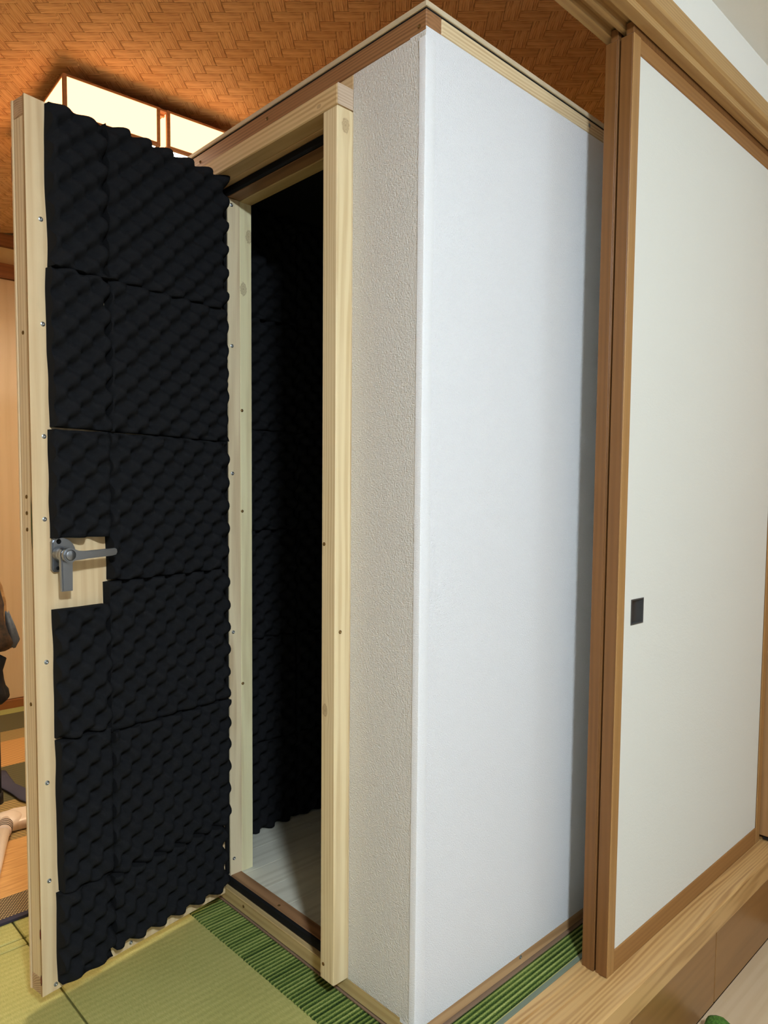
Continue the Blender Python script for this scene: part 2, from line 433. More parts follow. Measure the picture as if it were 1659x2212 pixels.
# far wall with sliding panels
wb = tag(box('wall_back', (XL, XR), (YF+.03, YF+.13), (-.05, 2.2), plaster_warm, None, 0), 'tan plaster wall at the far side of the tatami room', 'wall', kind='structure')
box('cornice', (XL, XR), (YF, YF+.03), (2.067, ZC), far_m, wb)
box('lintel', (XL, XR), (YF-.01, YF+.03), (1.925, 1.988), far_m, wb)
box('threshold', (XL, XR), (YF-.01, YF+.03), (0, .038), far_m, wb)
for k_, x0 in enumerate((XL, .0, .9, 1.8)):
    d = tag(box('door_%d' % (k_+3), (x0+.002, x0+.898), (YF+.006, YF+.028), (.04, 1.923), farpanel_m), 'pale wood-grain sliding panel in the far wall', 'sliding door', 'sliding panels in the far wall', 'structure')
    box('edge_stile', (x0+.002, x0+.02), (YF+.003, YF+.03), (.04, 1.923), far_m, d); box('edge_stile', (x0+.88, x0+.898), (YF+.003, YF+.03), (.04, 1.923), far_m, d)
tag(box('wall_left', (XL-.1, XL), (YN, YF+.13), (-.05, 2.2), plaster_warm, None, 0), 'tan plaster side wall of the tatami room', 'wall', kind='structure')
tag(box('wall_right', (XR, XR+.1), (YN, YF+.13), (-.05, 2.2), plaster_warm, None, 0), 'tan plaster wall behind the booth', 'wall', kind='structure')

# ------------------------------------------------------------------ dividing wall, lintel, threshold, step
wf = tag(box('wall_front', (-2.0, XR), (.676, YN), (1.935, 2.2), plaster, None, 0), 'white plaster strip above the grooved wooden lintel', 'wall', kind='structure')
kam = [(.684, 1.892), (.706, 1.892), (.706, 1.908), (.727, 1.908), (.727, 1.892), (.738, 1.892), (.738, 1.908), (.757, 1.908), (.757, 1.892),
       (.776, 1.892), (.776, 1.95), (.668, 1.95), (.664, 1.946), (.664, 1.913), (.668, 1.909), (.684, 1.906)]
tag(prism_x('trim_1', kam, -2.0, 2.215, kamoi_m), 'brown wooden lintel with two grooves over the sliding doors', 'lintel', kind='structure')
sil = [(.656, 0), (.7075, 0), (.7085, -.0025), (.7265, -.0025), (.7275, 0), (.7385, 0), (.7395, -.0025), (.7565, -.0025), (.7575, 0), (.777, 0), (.777, -.06), (.652, -.06), (.652, -.004)]
tag(prism_x('trim_2', sil, -2.0, 2.215, sill_m), 'honey-coloured wooden threshold with door grooves', 'threshold', kind='structure')
tag(box('trim_3', (-.9, 2.2), (.7775, .788), (-.05, .0015), grey_strip_m), 'grey green edging strip between carpet and threshold', 'edging strip', kind='structure')
step = tag(box('wall_step', (-2.0, 2.215), (.672, .76), (-.245, -.0605), base_dark, None, 0), 'brown wooden step front of flush panels below the threshold', 'step', kind='structure')
xs = [1.34+.4255*i for i in range(-8, 3)]
for a, b in zip(xs[:-1], xs[1:]): box('riser_panel', (max(a+.002, -2.0), b-.002), (.655, .672), (-.244, -.0605), riser_m, step, .001)

# ------------------------------------------------------------------ lower room
ZL = -.245
f2 = tag(box('floor.001', (-2.2, 2.3), (-2.8, .672), (ZL-.06, ZL-.014), base_dark, None, 0), 'pale plank floor of the lower room below the step', 'floor', kind='structure')
rows = [.656-.303*i for i in range(12)]
for i, y1 in enumerate(rows):
    y0 = y1-.3015; cuts = [-2.2] + [q for q in (-1.9+(i*.73) % 1.8+1.8*k_ for k_ in range(3)) if -2.1 < q < 2.2] + [2.3]
    cuts = sorted(cuts)
    for a, b in zip(cuts[:-1], cuts[1:]): box('floor_plank', (a+.0006, b-.0006), (max(y0, -2.8), y1-.0008), (ZL-.014, ZL), plank_m, f2, .0012)
tag(box('ceiling.001', (-2.2, 2.3), (-2.8, .676), (2.046, 2.12), plaster, None, 0), 'off-white ceiling of the lower room', 'ceiling', kind='structure')
tag(box('wall_left.001', (-2.3, -2.2), (-2.8, .76), (-.3, 2.2), beige_wall, None, 0), 'grey wall of the lower room facing the step', 'wall', kind='structure')
tag(box('wall_back.001', (-2.3, 2.35), (-2.9, -2.8), (-.3, 2.2), beige_wall, None, 0), 'grey wall across the lower room', 'wall', kind='structure')
tag(box('wall_right.001', (2.3, 2.4), (-2.8, .76), (-.3, 2.2), beige_wall, None, 0), 'grey wall beside the wooden door post', 'wall', kind='structure')
tag(box('wall_left.002', (-2.2, XL-.1), (.672, .775), (-.245, 1.94), plaster, None, 0), 'white wall beside the opening to the tatami room', 'wall', kind='structure')
dpost = tag(box('trim_4', (2.2125, 2.30), (-.2, .79), (.012, 1.892), pillar_m), 'wooden post at the end of the white sliding doors', 'post', kind='structure')
box('metal_rail', (2.209, 2.2125), (-.2, .70), (.004, .011), dark_m, dpost, .0005)
tag(box('trim_5', (2.2155, 2.30), (-.2, .79), (-.245, .003), riser_m), 'brown base block under the wooden end post', 'base block', kind='structure')

# ------------------------------------------------------------------ sliding doors (fusuma)
def fusuma(name, x0, x1, y0, y1, label, pull=None):
    root = empty(name, (x0, (y0+y1)/2, 0)); tag(root, label, 'sliding door', kind='structure')
    st, rl = .027, .046; zb, zt = -.002, 1.880
    tong = (y0+.0015, y0+(y1-y0)*.62)
    for a, b in ((x0, x0+st), (x1-st, x1)):
        box('stile', (a, b), (y0+.003, y1), (zb, zt), fus_v, root, .001)
        box('stile_face', (a, b), (y0, y0+.003), (zb, zt), fus_f if pull else fus_v, root, .0008)
    for a, b in ((zb, rl), (zt-.03, zt)):
        box('rail', (x0+st, x1-st), (y0+.001, y1-.001), (a, b), fus_h, root, .0015)
    box('top_tongue', (x0, x1), tong, (zt, 1.902), fus_v, root, .001)
    X0, X1, Z0, Z1 = x0+st, x1-st, rl-.002, zt-.028; off = root.location
    bm = bmesh.new()
    if pull:
        px, pz = pull; hw = .0258
        for a, b in (((X0, Z0), (px-hw, Z1)), ((px+hw, Z0), (X1, Z1)), ((px-hw, Z0), (px+hw, pz-hw)), ((px-hw, pz+hw), (px+hw, Z1))):
            add_box(bm, (a[0]-off.x, y0+.004-off.y, a[1]), (b[0]-off.x, y1-.004-off.y, b[1]))
    else: add_box(bm, (X0-off.x, y0+.004-off.y, Z0), (X1-off.x, y1-.004-off.y, Z1))
    link('paper_panel', mesh_from(bm, 'paper_panel'), fus_paper, root)
    if pull:
        yq = y0+.004
        r = empty('finger_pull', (0, 0, 0)); r.parent = root; r.location = Vector((px, yq, pz)) - off
        bm = bmesh.new()
        for a, b in (((-.0268, -.0012, -.0268), (-.0244, .009, .0268)), ((.0244, -.0012, -.0268), (.0268, .009, .0268)), ((-.0244, -.0012, .0244), (.0244, .009, .0268)), ((-.0244, -.0012, -.0268), (.0244, .009, -.0244))): add_box(bm, a, b)
        link('pull_rim', mesh_from(bm, 'pull_rim'), pull_m, r)
        bm = bmesh.new(); n = 12
        pr = [(-.0245+.049*i/n, .0005+.0085*math.sin(PI*i/n)**.6) for i in range(n+1)]
        lo = [bm.verts.new((x, y, -.0245)) for x, y in pr]; hi = [bm.verts.new((x, y, .0245)) for x, y in pr]
        for i in range(n): bm.faces.new((lo[i], lo[i+1], hi[i+1], hi[i]))
        link('pull_cup', mesh_from(bm, 'pull_cup'), pullin_m, r, True)
    return root
fusuma('door_1', 1.3315, 2.199, .7072, .7352, 'white papered sliding door with brown frame and square black pull', (1.4195, .755))
fusuma('door_2', 1.3315, 2.199, .7392, .7672, 'second sliding door stacked behind the one with the black pull')

# ------------------------------------------------------------------ booth
booth = tag(empty('soundproof_booth', (.9, .846, 0)), 'white papered soundproof booth with timber frame and foam-lined open door', 'sound booth')
B = booth
XB, YB = 1.86, 1.70
box('base_plate', (.8985, XB), (.8405, YB), (.0042, .0082), brown_ply, B, .0006)
box('base_gap', (.9035, XB-.01), (.8495, YB-.01), (.0080, .0100), black_m, B, 0)
box('sill_board', (.9005, .9195), (.884, YB), (.0098, .041), sill_y, B, .0015)
box('corner_base', (.9005, .935), (.8465, .884), (.0098, .041), sill_y, B, .0008)
box('base_board', (.935, XB), (.8465, .884), (.0098, .040), base_x, B, .0012)
fp = box('front_wall_panel', (.9, .9185), (.8465, 1.027), (.0415, 1.7585), paper_front, B, .0008)
sp = box('side_wall_panel', (.9004, XB), (.846, .884), (.034, 1.7655), paper_side, B, .0008)
# wallpaper wrapped round the corner from the front, its top corner lifting
def lap():
    bm = bmesh.new(); nz = 60; g = []
    for i in range(nz+1):
        z = .034 + (1.748-.034)*i/nz
        w_ = .0235 + .0012*math.sin(z*9)+.0008*math.sin(z*23)
        lift = .0022*max(0, (z-1.70)/.05)**2 if z > 1.70 else 0
        row = [(.8988-lift*.8, .8600, z), (.8990-lift, .8465, z), (.8996-lift, .8455-lift, z), (.901, .8454-lift*.4, z), (.91, .8454-lift*.2, z), (.90+w_-.001, .8455, z), (.90+w_, .8459, z)]
        g.append([bm.verts.new(Vector(p)-B.location) for p in row])
    for i in range(nz):
        for j in range(6): bm.faces.new((g[i][j], g[i+1][j], g[i+1][j+1], g[i][j+1]))
    bmesh.ops.recalc_face_normals(bm, faces=bm.faces[:])
    link('wallpaper_lap', mesh_from(bm, 'wallpaper_lap'), paper_lap, B, True)
lap()
box('top_beam', (.9, .938), (.8462, YB-.01), (1.7587, 1.793), cedar_y, B, .0015)
box('top_beam', (.9385, XB-.01), (.8462, .884), (1.7657, 1.793), pine_x, B, .0015)
box('roof_seal', (.902, XB-.012), (.848, YB-.012), (1.793, 1.7962), black_m, B, 0)
box('roof_board', (.8985, XB), (.8445, YB), (1.7962, 1.8055), roof_pale, B, .0012)
# far sides and the shell behind the lining
box('back_wall_panel', (1.82, XB), (.884, YB), (.0145, 1.793), paper_side, B, .001)
box('far_side_panel', (.9, XB), (1.655, YB), (.0145, 1.7585), paper_side, B, .001)
box('inner_side_lining', (.9195, 1.82), (.884, .935), (.0145, 1.75), gasket_m, B, 0)
box('inner_ceiling', (.938, 1.82), (.884, 1.655), (1.74, 1.79), gasket_m, B, 0)
# frame of the doorway
hm = wood('header_pine', lin(214, 184, 136), lin(164, 124, 76), 1, .009, .5, knots=[(-.037, .234, 1.708, .004)])
box('header', (.8625, .8998), (1.0275, 1.551), (1.6935, 1.7315), hm, B, .002)
box('header_end', (.8630, .8995), (1.0262, 1.0276), (1.694, 1.731), endgrain, B, .0004)
pm = wood('door_post_pine', lin(228, 208, 166), lin(190, 156, 106), 2, .007, .42, knots=[(-.018, .181, 1.662, .009), (-.0375, .21, .581, .008)])
box('door_post', (.8625, .8998), (1.027, 1.068), (.0435, 1.693), pm, B, .002)
box('door_post', (.8625, .8998), (1.513, 1.551), (.0435, 1.693), pine_z, B, .002)
box('front_wall_panel', (.9, .9185), (1.551, 1.69), (.0415, 1.7315), paper_front, B, .0008)
box('lintel_board', (.9, .9195), (1.0272, 1.655), (1.6932, 1.7586), pine_y, B, .001)
box('frame_board', (.9, .9195), (1.0272, 1.068), (.041, 1.693), pine_z, B, .001)
box('frame_board', (.9, .9195), (1.513, 1.551), (.041, 1.693), pine_z, B, .001)
for nm, yr, zr in (('door_seal', (1.0685, 1.5125), (1.674, 1.6928)), ('door_seal', (1.0685, 1.5125), (.0413, .0628)), ('door_seal', (1.488, 1.5125), (.0628, 1.674)), ('door_seal', (1.0685, 1.0935), (.0628, 1.674))):
    box(nm, (.911, .9198), yr, zr, gasket_m, B, .003)
jm1 = wood('jamb_pine', lin(234, 216, 178), lin(184, 152, 110), 2, .007, .5, warp=.02)
jm2 = wood('jamb_pine_knotty', lin(236, 226, 182), lin(194, 172, 124), 2, .009, .4, knots=[(.078, .641, 1.60, .010), (.062, .641, 1.475, .010)], warp=.025)
box('jamb', (.92, .9525), (1.487, 1.655), (.0145, 1.675), jm1, B, .0008)
box('jamb', (.953, .985), (1.4875, 1.655), (.058, 1.676), jm2, B, .0012)
box('jamb', (.92, .985), (1.0, 1.0945), (.0145, 1.675), jm1, B, .0008)
box('door_stop', (.92, .9525), (1.0945, 1.487), (1.675, 1.7586), stop_y, B, .0012)
box('door_stop', (.953, .985), (1.0, 1.655), (1.6735, 1.7586), sill_y, B, .001)
box('door_stop', (.92, .951), (1.0945, 1.487), (.0145, .0615), stop_y, B, .0015)
box('inner_front_lining', (.9195, .985), (.935, 1.0), (.0145, 1.7586), gasket_m, B, 0)
# booth floor: pale vinyl planks
box('floor_base', (.9515, 1.82), (.935, 1.655), (.0145, .055), base_dark, B, 0)
for r in range(8):
    y0 = .935+r*.09; cuts = [.9515]+[q for q in (.72+(r*.271) % .46+.46*k_ for k_ in range(4)) if 1.0 < q < 1.8]+[1.82]
    for a, b in zip(cuts[:-1], cuts[1:]): box('floor_plank', (a+.0002, b-.0002), (y0+.0002, min(y0+.0898, 1.655)), (.055, .0575), vinyl_m, B, .0004)

# egg-crate foam
PF = .0515
def foam_mesh(name, wd, ht, ph=(0, 0), seed=0, tall=.027, q=8):
    nx, nz = max(6, int(wd/PF*q)), max(6, int(ht/PF*q)); verts, faces = [], []
    for i in range(nx+1):
        for j in range(nz+1):
            x, z = wd*i/nx, ht*j/nz
            c = math.cos(2*PI*x/PF+ph[0])*math.cos(2*PI*z/PF+ph[1])
            hgt = tall*(1-.84*((1-c)*.5)**1.5)
            e = min(x, wd-x, z, ht-z); hgt *= min(1.0, .86+e*14)
            nn = mnoise.noise_vector(Vector((x*14+seed*7.3, z*14, seed)))
            verts.append((x+nn.x*.003, -hgt+nn.y*.0022, z+nn.z*.003))
    idx = lambda i, j: i*(nz+1)+j
    for i in range(nx):
        for j in range(nz): faces.append((idx(i, j), idx(i+1, j), idx(i+1, j+1), idx(i, j+1)))
    ring = [idx(i, 0) for i in range(nx+1)]+[idx(nx, j) for j in range(1, nz+1)]+[idx(i, nz) for i in range(nx-1, -1, -1)]+[idx(0, j) for j in range(nz-1, 0, -1)]
    b0 = len(verts)
    for r in ring: verts.append((verts[r][0], 0, verts[r][2]))
    n = len(ring)
    for a in range(n): faces.append((ring[(a+1) % n], ring[a], b0+a, b0+(a+1) % n))
    me = bpy.data.meshes.new(name); me.from_pydata(verts, [], faces); me.materials.append(foam_m)
    for p in me.polygons[:nx*nz]: p.use_smooth = True
    return me
FZ = [(.062, .3085), (.3095, .6), (.601, .8925), (.8935, 1.161), (1.162, 1.4515), (1.4525, 1.738)]
for ci, (x0, x1) in enumerate(((.987, 1.2275), (1.229, 1.523), (1.5245, 1.80))):
    for ri, (z0, z1) in enumerate(FZ):
        o = link('foam_tile', foam_mesh('foam_tile', x1-x0, z1-z0, (ci*2.1+ri*.7, ri*1.3+ci), ci*7+ri, .036), None, B)
        o.location = Vector((x0, 1.6545, z0)) - B.location
me_b = foam_mesh('foam_tile_back', .30, .292, (0, 1), 91, .03)
for ci in range(2):
    for ri, (z0, z1) in enumerate(FZ[:-1] if False else FZ):
        o = link('foam_tile', me_b, None, B); o.location = Vector((1.8195, 1.62-ci*.303, z0)) - B.location; o.rotation_euler[2] = -PI/2
me_s = foam_mesh('foam_tile_side', .29, .292, (0, 1), 92, .03)
for ci in range(3):
    for ri, (z0, z1) in enumerate(FZ):
        o = link('foam_tile', me_s, None, B); o.location = Vector((1.79-ci*.293, .9355, z0)) - B.location; o.rotation_euler[2] = PI

# screws: a flat cross-recessed head lying in local XZ, facing -Y
def screw_mesh(name, r, mat):
    bm = bmesh.new(); n = 16
    ring = [bm.verts.new((r*math.cos(2*PI*i/n), -.0004, r*math.sin(2*PI*i/n))) for i in range(n)]
    inn = [bm.verts.new((.55*r*math.cos(2*PI*i/n), -.0012, .55*r*math.sin(2*PI*i/n))) for i in range(n)]
    base = [bm.verts.new((r*math.cos(2*PI*i/n), .001, r*math.sin(2*PI*i/n))) for i in range(n)]
    for i in range(n):
        j = (i+1) % n
        bm.faces.new((ring[i], ring[j], inn[j], inn[i])); bm.faces.new((base[i], base[j], ring[j], ring[i]))
    cv = bm.verts.new((0, .0006, 0))
    for i in range(n): bm.faces.new((inn[i], inn[(i+1) % n], cv))
    bmesh.ops.recalc_face_normals(bm, faces=bm.faces[:])
    me = mesh_from(bm, name); me.materials.append(mat); return me
sc_zinc = screw_mesh('screw', .0042, screw_m); sc_dark = screw_mesh('screw_dark', .0036, brass_m)
def screw(parent, p, me, rz=0.0, local=False):
    o = link('screw', me, None, parent); o.location = Vector(p) if local else Vector(p)-origin(parent); o.rotation_euler[2] = rz; return o
for p in ((.8998, .862, 1.770), (.8998, 1.30, 1.777), (.8998, 1.575, 1.775)): screw(B, p, sc_dark, -PI/2)
for p in ((1.41, .846, 1.782), (1.222, .8463, .028)): screw(B, p, sc_zinc)
for p in ((.8622, 1.30, .0), (.9003, 1.40, .028), (.9003, 1.11, .030)):
    if p[2] > 0: screw(B, p, sc_dark, -PI/2)
for z in (1.66, 1.338, 1.04, .66, .10): screw(B, (.9300, 1.4868, z), sc_zinc)
for z in (1.19, .95, .53): screw(B, (.957, 1.4873, z), sc_dark)
screw(B, (.875, 1.0268, .735), sc_dark); screw(B, (.8623, 1.06, .90), sc_dark, -PI/2); screw(B, (.8623, 1.058, .075), sc_dark, -PI/2)
screw(B, (.93, 1.30, .0618), sc_dark).rotation_euler = (PI/2*-1, 0, 0)

# the door, swung open: local x runs from the free edge to the hinges, local -y faces the viewer
DA = Vector((.446, 1.381, 0)) - B.location
DW, DZ0, DZ1 = .447, .042, 1.690
door = box('door', (.034, DW-.034), (.005, .039), (DZ0+.03, DZ1-.03), ply, None, 0, True)
door.parent = B; door.location = DA; door.rotation_euler[2] = math.radians(9.75)
D = door
def dbox(name, x, y, z, mat, bev=.001): return box(name, x, y, z, mat, D, bev, True)
dbox('inner_skin', (0, DW), (0, .0045), (DZ0, DZ1), ply, .0006)
dbox('skin_edge', (-.0006, .0002), (.0004, .0042), (DZ0+.001, DZ1-.001), ply_edge, 0)
dbox('edge_stile', (.0012, .036), (.005, .040), (DZ0+.034, DZ1-.034), pine_z, .001)
dbox('hinge_stile', (DW-.036, DW-.001), (.005, .040), (DZ0+.034, DZ1-.034), pine_z, .001)
em = wood('rail_end_grain', lin(196, 166, 132), lin(140, 104, 76), 0, .004, .6, centre=(0, .01, -.03))
dbox('top_rail', (.0012, DW), (.005, .040), (DZ1-.0335, DZ1-.0005), em, .001)
dbox('bottom_rail', (.0012, DW), (.005, .040), (DZ0+.0005, DZ0+.0335), em, .001)
dbox('seal_strip', (.003, DW), (.040, .0415), (DZ0, DZ1), black_m, 0)
dbox('outer_skin', (0, DW), (.0415, .0470), (DZ0, DZ1), ply, .0006)
for z in (.165, .075): loft('red_mark', [[(-.0009, .0025+r*.0024*math.cos(a*PI/4), z+r*.011*math.sin(a*PI/4)) for a in range(8)] for r in (.2, 1)], red_m, D)
loft('green_mark', [[(-.0009, .0025+r*.0018*math.cos(a*PI/4), .935+r*.05*math.sin(a*PI/4)) for a in range(8)] for r in (.2, 1)], green_ink, D)
tiles = [(.036, .144, 1.402, 1.686), (.034, .146, 1.112, 1.400), (.031, .143, .908, 1.109), (.033, .137, .531, .775), (.034, .140, .236, .528), (.030, .138, .058, .233),
         (.1455, .440, 1.404, 1.695), (.1475, .441, 1.112, 1.402), (.1445, .440, .822, 1.110), (.1385, .441, .520, .819), (.1415, .442, .226, .518), (.1395, .432, .070, .224)]
for i, (x0, x1, z0, z1) in enumerate(tiles):
    o = link('foam_tile', foam_mesh('foam_tile', x1-x0, z1-z0, (i*1.9, i*.8+1), i+30, .036, 9), None, D)
    o.location = (x0, -.0002, z0); o.rotation_euler[1] = math.radians(random.uniform(-.5, .5))
for u, z in ((.026, 1.482), (.026, 1.297), (.024, 1.095), (.022, .944), (.020, .679), (.017, .451), (.017, .262), (.026, .054)): screw(D, (u, -.0002, z), sc_zinc, 0, True)
screw(D, (.19, -.0002, .052), sc_zinc, 0, True)
for z in (.985, .955, .925, .60, 1.28): screw(D, (.0009, .022, z), sc_dark, -PI/2, True)
# lever handle
pl = [(.0305, .850), (.034, .846), (.044, .846), (.0478, .850), (.0478, .853)]
pl += [(.0475+.030*math.cos(a), .879+.030*math.sin(a)) for a in [math.radians(-58+i*13.4) for i in range(12)]]
pl += [(.040, .9105), (.034, .9085), (.0305, .902)]
hp = prism_y('handle_plate', pl, 0, -.010, metal_m, D, .0025); hp['label'] = 'satin metal handle backplate'
def cyl_y(name, cx, cz, r0, r1, y0, y1, mat, n=28, bev=.0012):
    s = -1 if y1 < y0 else 1
    prof = [(r0, y0), (r1, y1-s*bev), (r1-bev, y1)]
    return loft(name, [[(cx+r*math.cos(2*PI*i/n), y, cz+r*math.sin(2*PI*i/n)) for i in range(n)] for r, y in prof], mat, D)
cyl_y('handle_boss', .045, .879, .0150, .0130, -.010, -.030, metal_m)
cyl_y('handle_screw', .043, .9025, .0048, .0042, -.010, -.0112, gasket_m, 18, .0004)
cyl_y('handle_screw', .0405, .853, .0036, .0032, -.010, -.011, gasket_m, 18, .0004)
# drop bar: round at the boss, square-ended below
db = [(.0335, .812), (.0545, .812), (.0552, .868)]+[(.0445+.0135*math.cos(a), .879+.0135*math.sin(a)) for a in [math.radians(-20+i*22) for i in range(11)]]+[(.0325, .868)]
prism_y('drop_bar', db, -.026, -.037, metal_m, D, .0022)
lv = [(.0445+.0138*math.cos(a), .879+.0138*math.sin(a)) for a in [math.radians(50+i*20) for i in range(14)]]
lv += [(.064, .8692), (.080, .8706), (.100, .8714), (.130, .8728), (.1385, .8745), (.1408, .8790), (.1400, .8845), (.1365, .8868), (.110, .8862), (.075, .8850), (.062, .8862)]
prism_y('handle_lever', lv, -.038, -.0475, metal_m, D, .0018)
cyl_y('lever_cap', .0445, .879, .0094, .0092, -.0472, -.0487, metal_m, 28, .0004)
o = cyl_y('lever_ring', .0445, .879, .0100, .0100, -.0471, -.0477, dark_m, 28, .0002)

# ------------------------------------------------------------------ carpet under the booth
def carpet():
    x0, x1, y0, y1 = .8165, 2.15, .790, 1.72
    n = int(round((y1-y0)/CPER)); y1 = y0+n*CPER; verts, faces = [], []
    prof = []
    for i in range(n):
        ya = y0+(y1-y0)*i/n; h_ = (y1-y0)/n; hh = .0034+random.uniform(-.0004, .0004)
        prof += [(ya, .0004), (ya+h_*.18, hh-.0006), (ya+h_*.5, hh), (ya+h_*.82, hh-.0006)]
    prof.append((y1, .003))
    xs_ = [x0, x0+.003]+[x0+(x1-x0)*k_/24 for k_ in range(1, 25)]
    for k_, x in enumerate(xs_):
        for (y, z) in prof: verts.append((x+(random.uniform(-.0018, .0008) if k_ < 2 else 0), y, z*(.55 if k_ == 0 else 1)))
    m = len(prof)
    for k_ in range(len(xs_)-1):
        for j in range(m-1): faces.append((k_*m+j, (k_+1)*m+j, (k_+1)*m+j+1, k_*m+j+1))
    b = len(verts); ring = [j for j in range(m)]
    for j in ring: verts.append((verts[j][0], verts[j][1], 0.0001))
    for j in range(m-1): faces.append((j+1, b+j+1, b+j, j))
    me = bpy.data.meshes.new('carpet'); me.from_pydata(verts, [], faces)
    o = link('carpet', me, carpet_m); tag(o, 'green ribbed carpet sheet lying under the booth', 'carpet')
carpet()

# ------------------------------------------------------------------ square paper lamp of the tatami room
LR = math.radians(-3.8); LC = Vector((.738, 1.985, 0))
lamp = tag(empty('ceiling_lamp', (LC.x, LC.y, ZC), LR), 'square paper and wood ceiling lamp glowing warm white', 'ceiling lamp')
LZ0, LZ1, LS, GAP = 1.972-ZC, 2.079-ZC, .262, .020
def lbox(name, x, y, z, mat, par=lamp, bev=.0006): return box(name, x, y, z, mat, par, bev, True)
lbox('lamp_lid', (.002, 2*LS+GAP-.002), (.002, 2*LS+GAP-.002), (LZ1-.006, LZ1-.001), lampwood)
lbox('ceiling_mount', (.2, .344), (.2, .344), (LZ1-.001, -.003), lampwood)
T = .010
for ix in range(2):
    for iy in range(2):
        a, b = ix*(LS+GAP), iy*(LS+GAP)
        for px_, py_ in ((a, b), (a+LS-T, b), (a, b+LS-T), (a+LS-T, b+LS-T)): lbox('frame_post', (px_, px_+T), (py_, py_+T), (LZ0, LZ1), lampwood)
        for z0, z1 in ((LZ1-.006, LZ1), (LZ0, LZ0+T)):
            for yy in (b, b+LS-T): lbox('frame_rail', (a+T, a+LS-T), (yy, yy+T), (z0, z1), lampwood)
            for xx in (a, a+LS-T): lbox('frame_rail', (xx, xx+T), (b+T, b+LS-T), (z0, z1), lampwood)
        for yy in (b+.002, b+LS-.004): lbox('paper_pane', (a+T, a+LS-T), (yy, yy+.002), (LZ0+T, LZ1-.006), paper_glow, lamp, 0)
        for xx in (a+.002, a+LS-.004): lbox('paper_pane', (xx, xx+.002), (b+T, b+LS-T), (LZ0+T, LZ1-.006), paper_glow, lamp, 0)
        lbox('bottom_pane', (a+T, a+LS-T), (b+T, b+LS-T), (LZ0+.002, LZ0+.004), bottom_glow, lamp, 0)
for q in (.02, 2*LS+GAP-.03):
    lbox('link_bar', (LS-.002, LS+GAP+.002), (q, q+.008), (LZ1-.012, LZ1-.006), lampwood); lbox('link_bar', (q, q+.008), (LS-.002, LS+GAP+.002), (LZ1-.012, LZ1-.006), lampwood)

# ------------------------------------------------------------------ round lamp of the lower room
rl_ = tag(empty('ceiling_light', (-.08, -.80, 2.046)), 'round white ceiling light of the lower room', 'ceiling light')
n = 40
loft('lamp_base', [[(r*math.cos(2*PI*i/n), r*math.sin(2*PI*i/n), z) for i in range(n)] for r, z in ((.12, -.001), (.12, -.018), (.09, -.020))], plain('lamp_white_rim', lin(230, 230, 228), .5), rl_)
loft('lamp_diffuser', [[(r*math.cos(2*PI*i/n), r*math.sin(2*PI*i/n), z) for i in range(n)] for r, z in ((.098, -.020), (.100, -.045), (.092, -.066), (.062, -.082), (.012, -.088))], led_glow, rl_)

# pendant lamp further into the lower room
pn = tag(empty('pendant_lamp', (1.95, -.5, 2.046)), 'white globe pendant lamp hanging in the lower room', 'pendant lamp')
tube('cord', [(0, 0, -.001), (0, 0, -.275)], .004, blackmetal, pn, 8)
loft('ceiling_cup', [[(r*math.cos(2*PI*i/n), r*math.sin(2*PI*i/n), z) for i in range(n)] for r, z in ((.05, 0), (.05, -.02), (.02, -.035))], blackmetal, pn)
loft('globe_shade', [[(max(.01, .15*math.sin(PI*(k_+.15)/12.3))*math.cos(2*PI*i/n), max(.01, .15*math.sin(PI*(k_+.15)/12.3))*math.sin(2*PI*i/n), -.42+.15*math.cos(PI*(k_+.15)/12.3)) for i in range(n)] for k_ in range(13)], emit('pendant_glow', COOL, PENDANT_STRENGTH), pn)

# ------------------------------------------------------------------ rug and things behind the door
rug = tag(empty('rug', (.3, 1.75, 0)), 'patchwork woven rush rug with navy binding on the tatami', 'rug')
ys = [1.748, 1.764, 1.858, 2.156, 2.44, 2.757, 3.036, 3.16, 3.40]
for a, b, m in zip(ys[:-1], ys[1:], (rug_edge, rug_dots, rug_orange, rug_brown, rug_green, rug_diag, rug_brown, rug_green)):
    box('rug_binding' if m is rug_edge else 'rug_patch', (-.6, 1.9), (a, b), (.0006, .0075 if m is rug_edge else .0068), m, rug, .0006)

# vacuum cleaner head and wand lying on the rug
vac = tag(empty('vacuum_cleaner', (.70, 2.24, .007)), 'beige vacuum cleaner floor head with wand lying on the rug', 'vacuum cleaner')
def vring(x, w_, h_, y0=0):
    return [(x, y0+w_*math.copysign(abs(math.cos(a))**.32, math.cos(a)), h_*.5+.5*h_*math.copysign(abs(math.sin(a))**.32, math.sin(a))) for a in [i*2*PI/20 for i in range(20)]]
loft('floor_head', [vring(-.135, .030, .016, .012), vring(-.13, .046, .026, .012), vring(-.06, .050, .030, .010), vring(-.03, .052, .034, .008), vring(.0, .050, .030, .01), vring(.06, .046, .026, .012), vring(.13, .044, .024, .012), vring(.135, .030, .016, .012)], vac_m, vac)
loft('neck_housing', [[(-.062+r*.040*math.cos(a), .0+r*.046*math.sin(a), z) for a in [i*2*PI/20 for i in range(20)]] for r, z in ((1, .008), (1, .026), (.86, .037), (.5, .043), (.05, .044))], vac_m, vac)
wd = Vector((-.36, -.93, .02)).normalized(); w0 = Vector((-.078, -.030, .025))
tube('wand', [w0+wd*.03, w0+wd*.25, w0+wd*.7], [.0165, .0155, .0155], vac_m, vac, 18)
tube('cuff', [w0+wd*(-.014), w0+wd*.0, w0+wd*.05, w0+wd*.058], [.0195, .0205, .0200, .0170], vac2_m, vac, 20)
for i in range(4): tube('cuff_groove', [w0+wd*(.004+.012*i), w0+wd*(.009+.012*i)], .0209, vacdk_m, vac, 20)
b_ = box('side_clip', (-.028, -.016), (-.061, -.052), (.004, .016), vacdk_m, vac, .001, True)

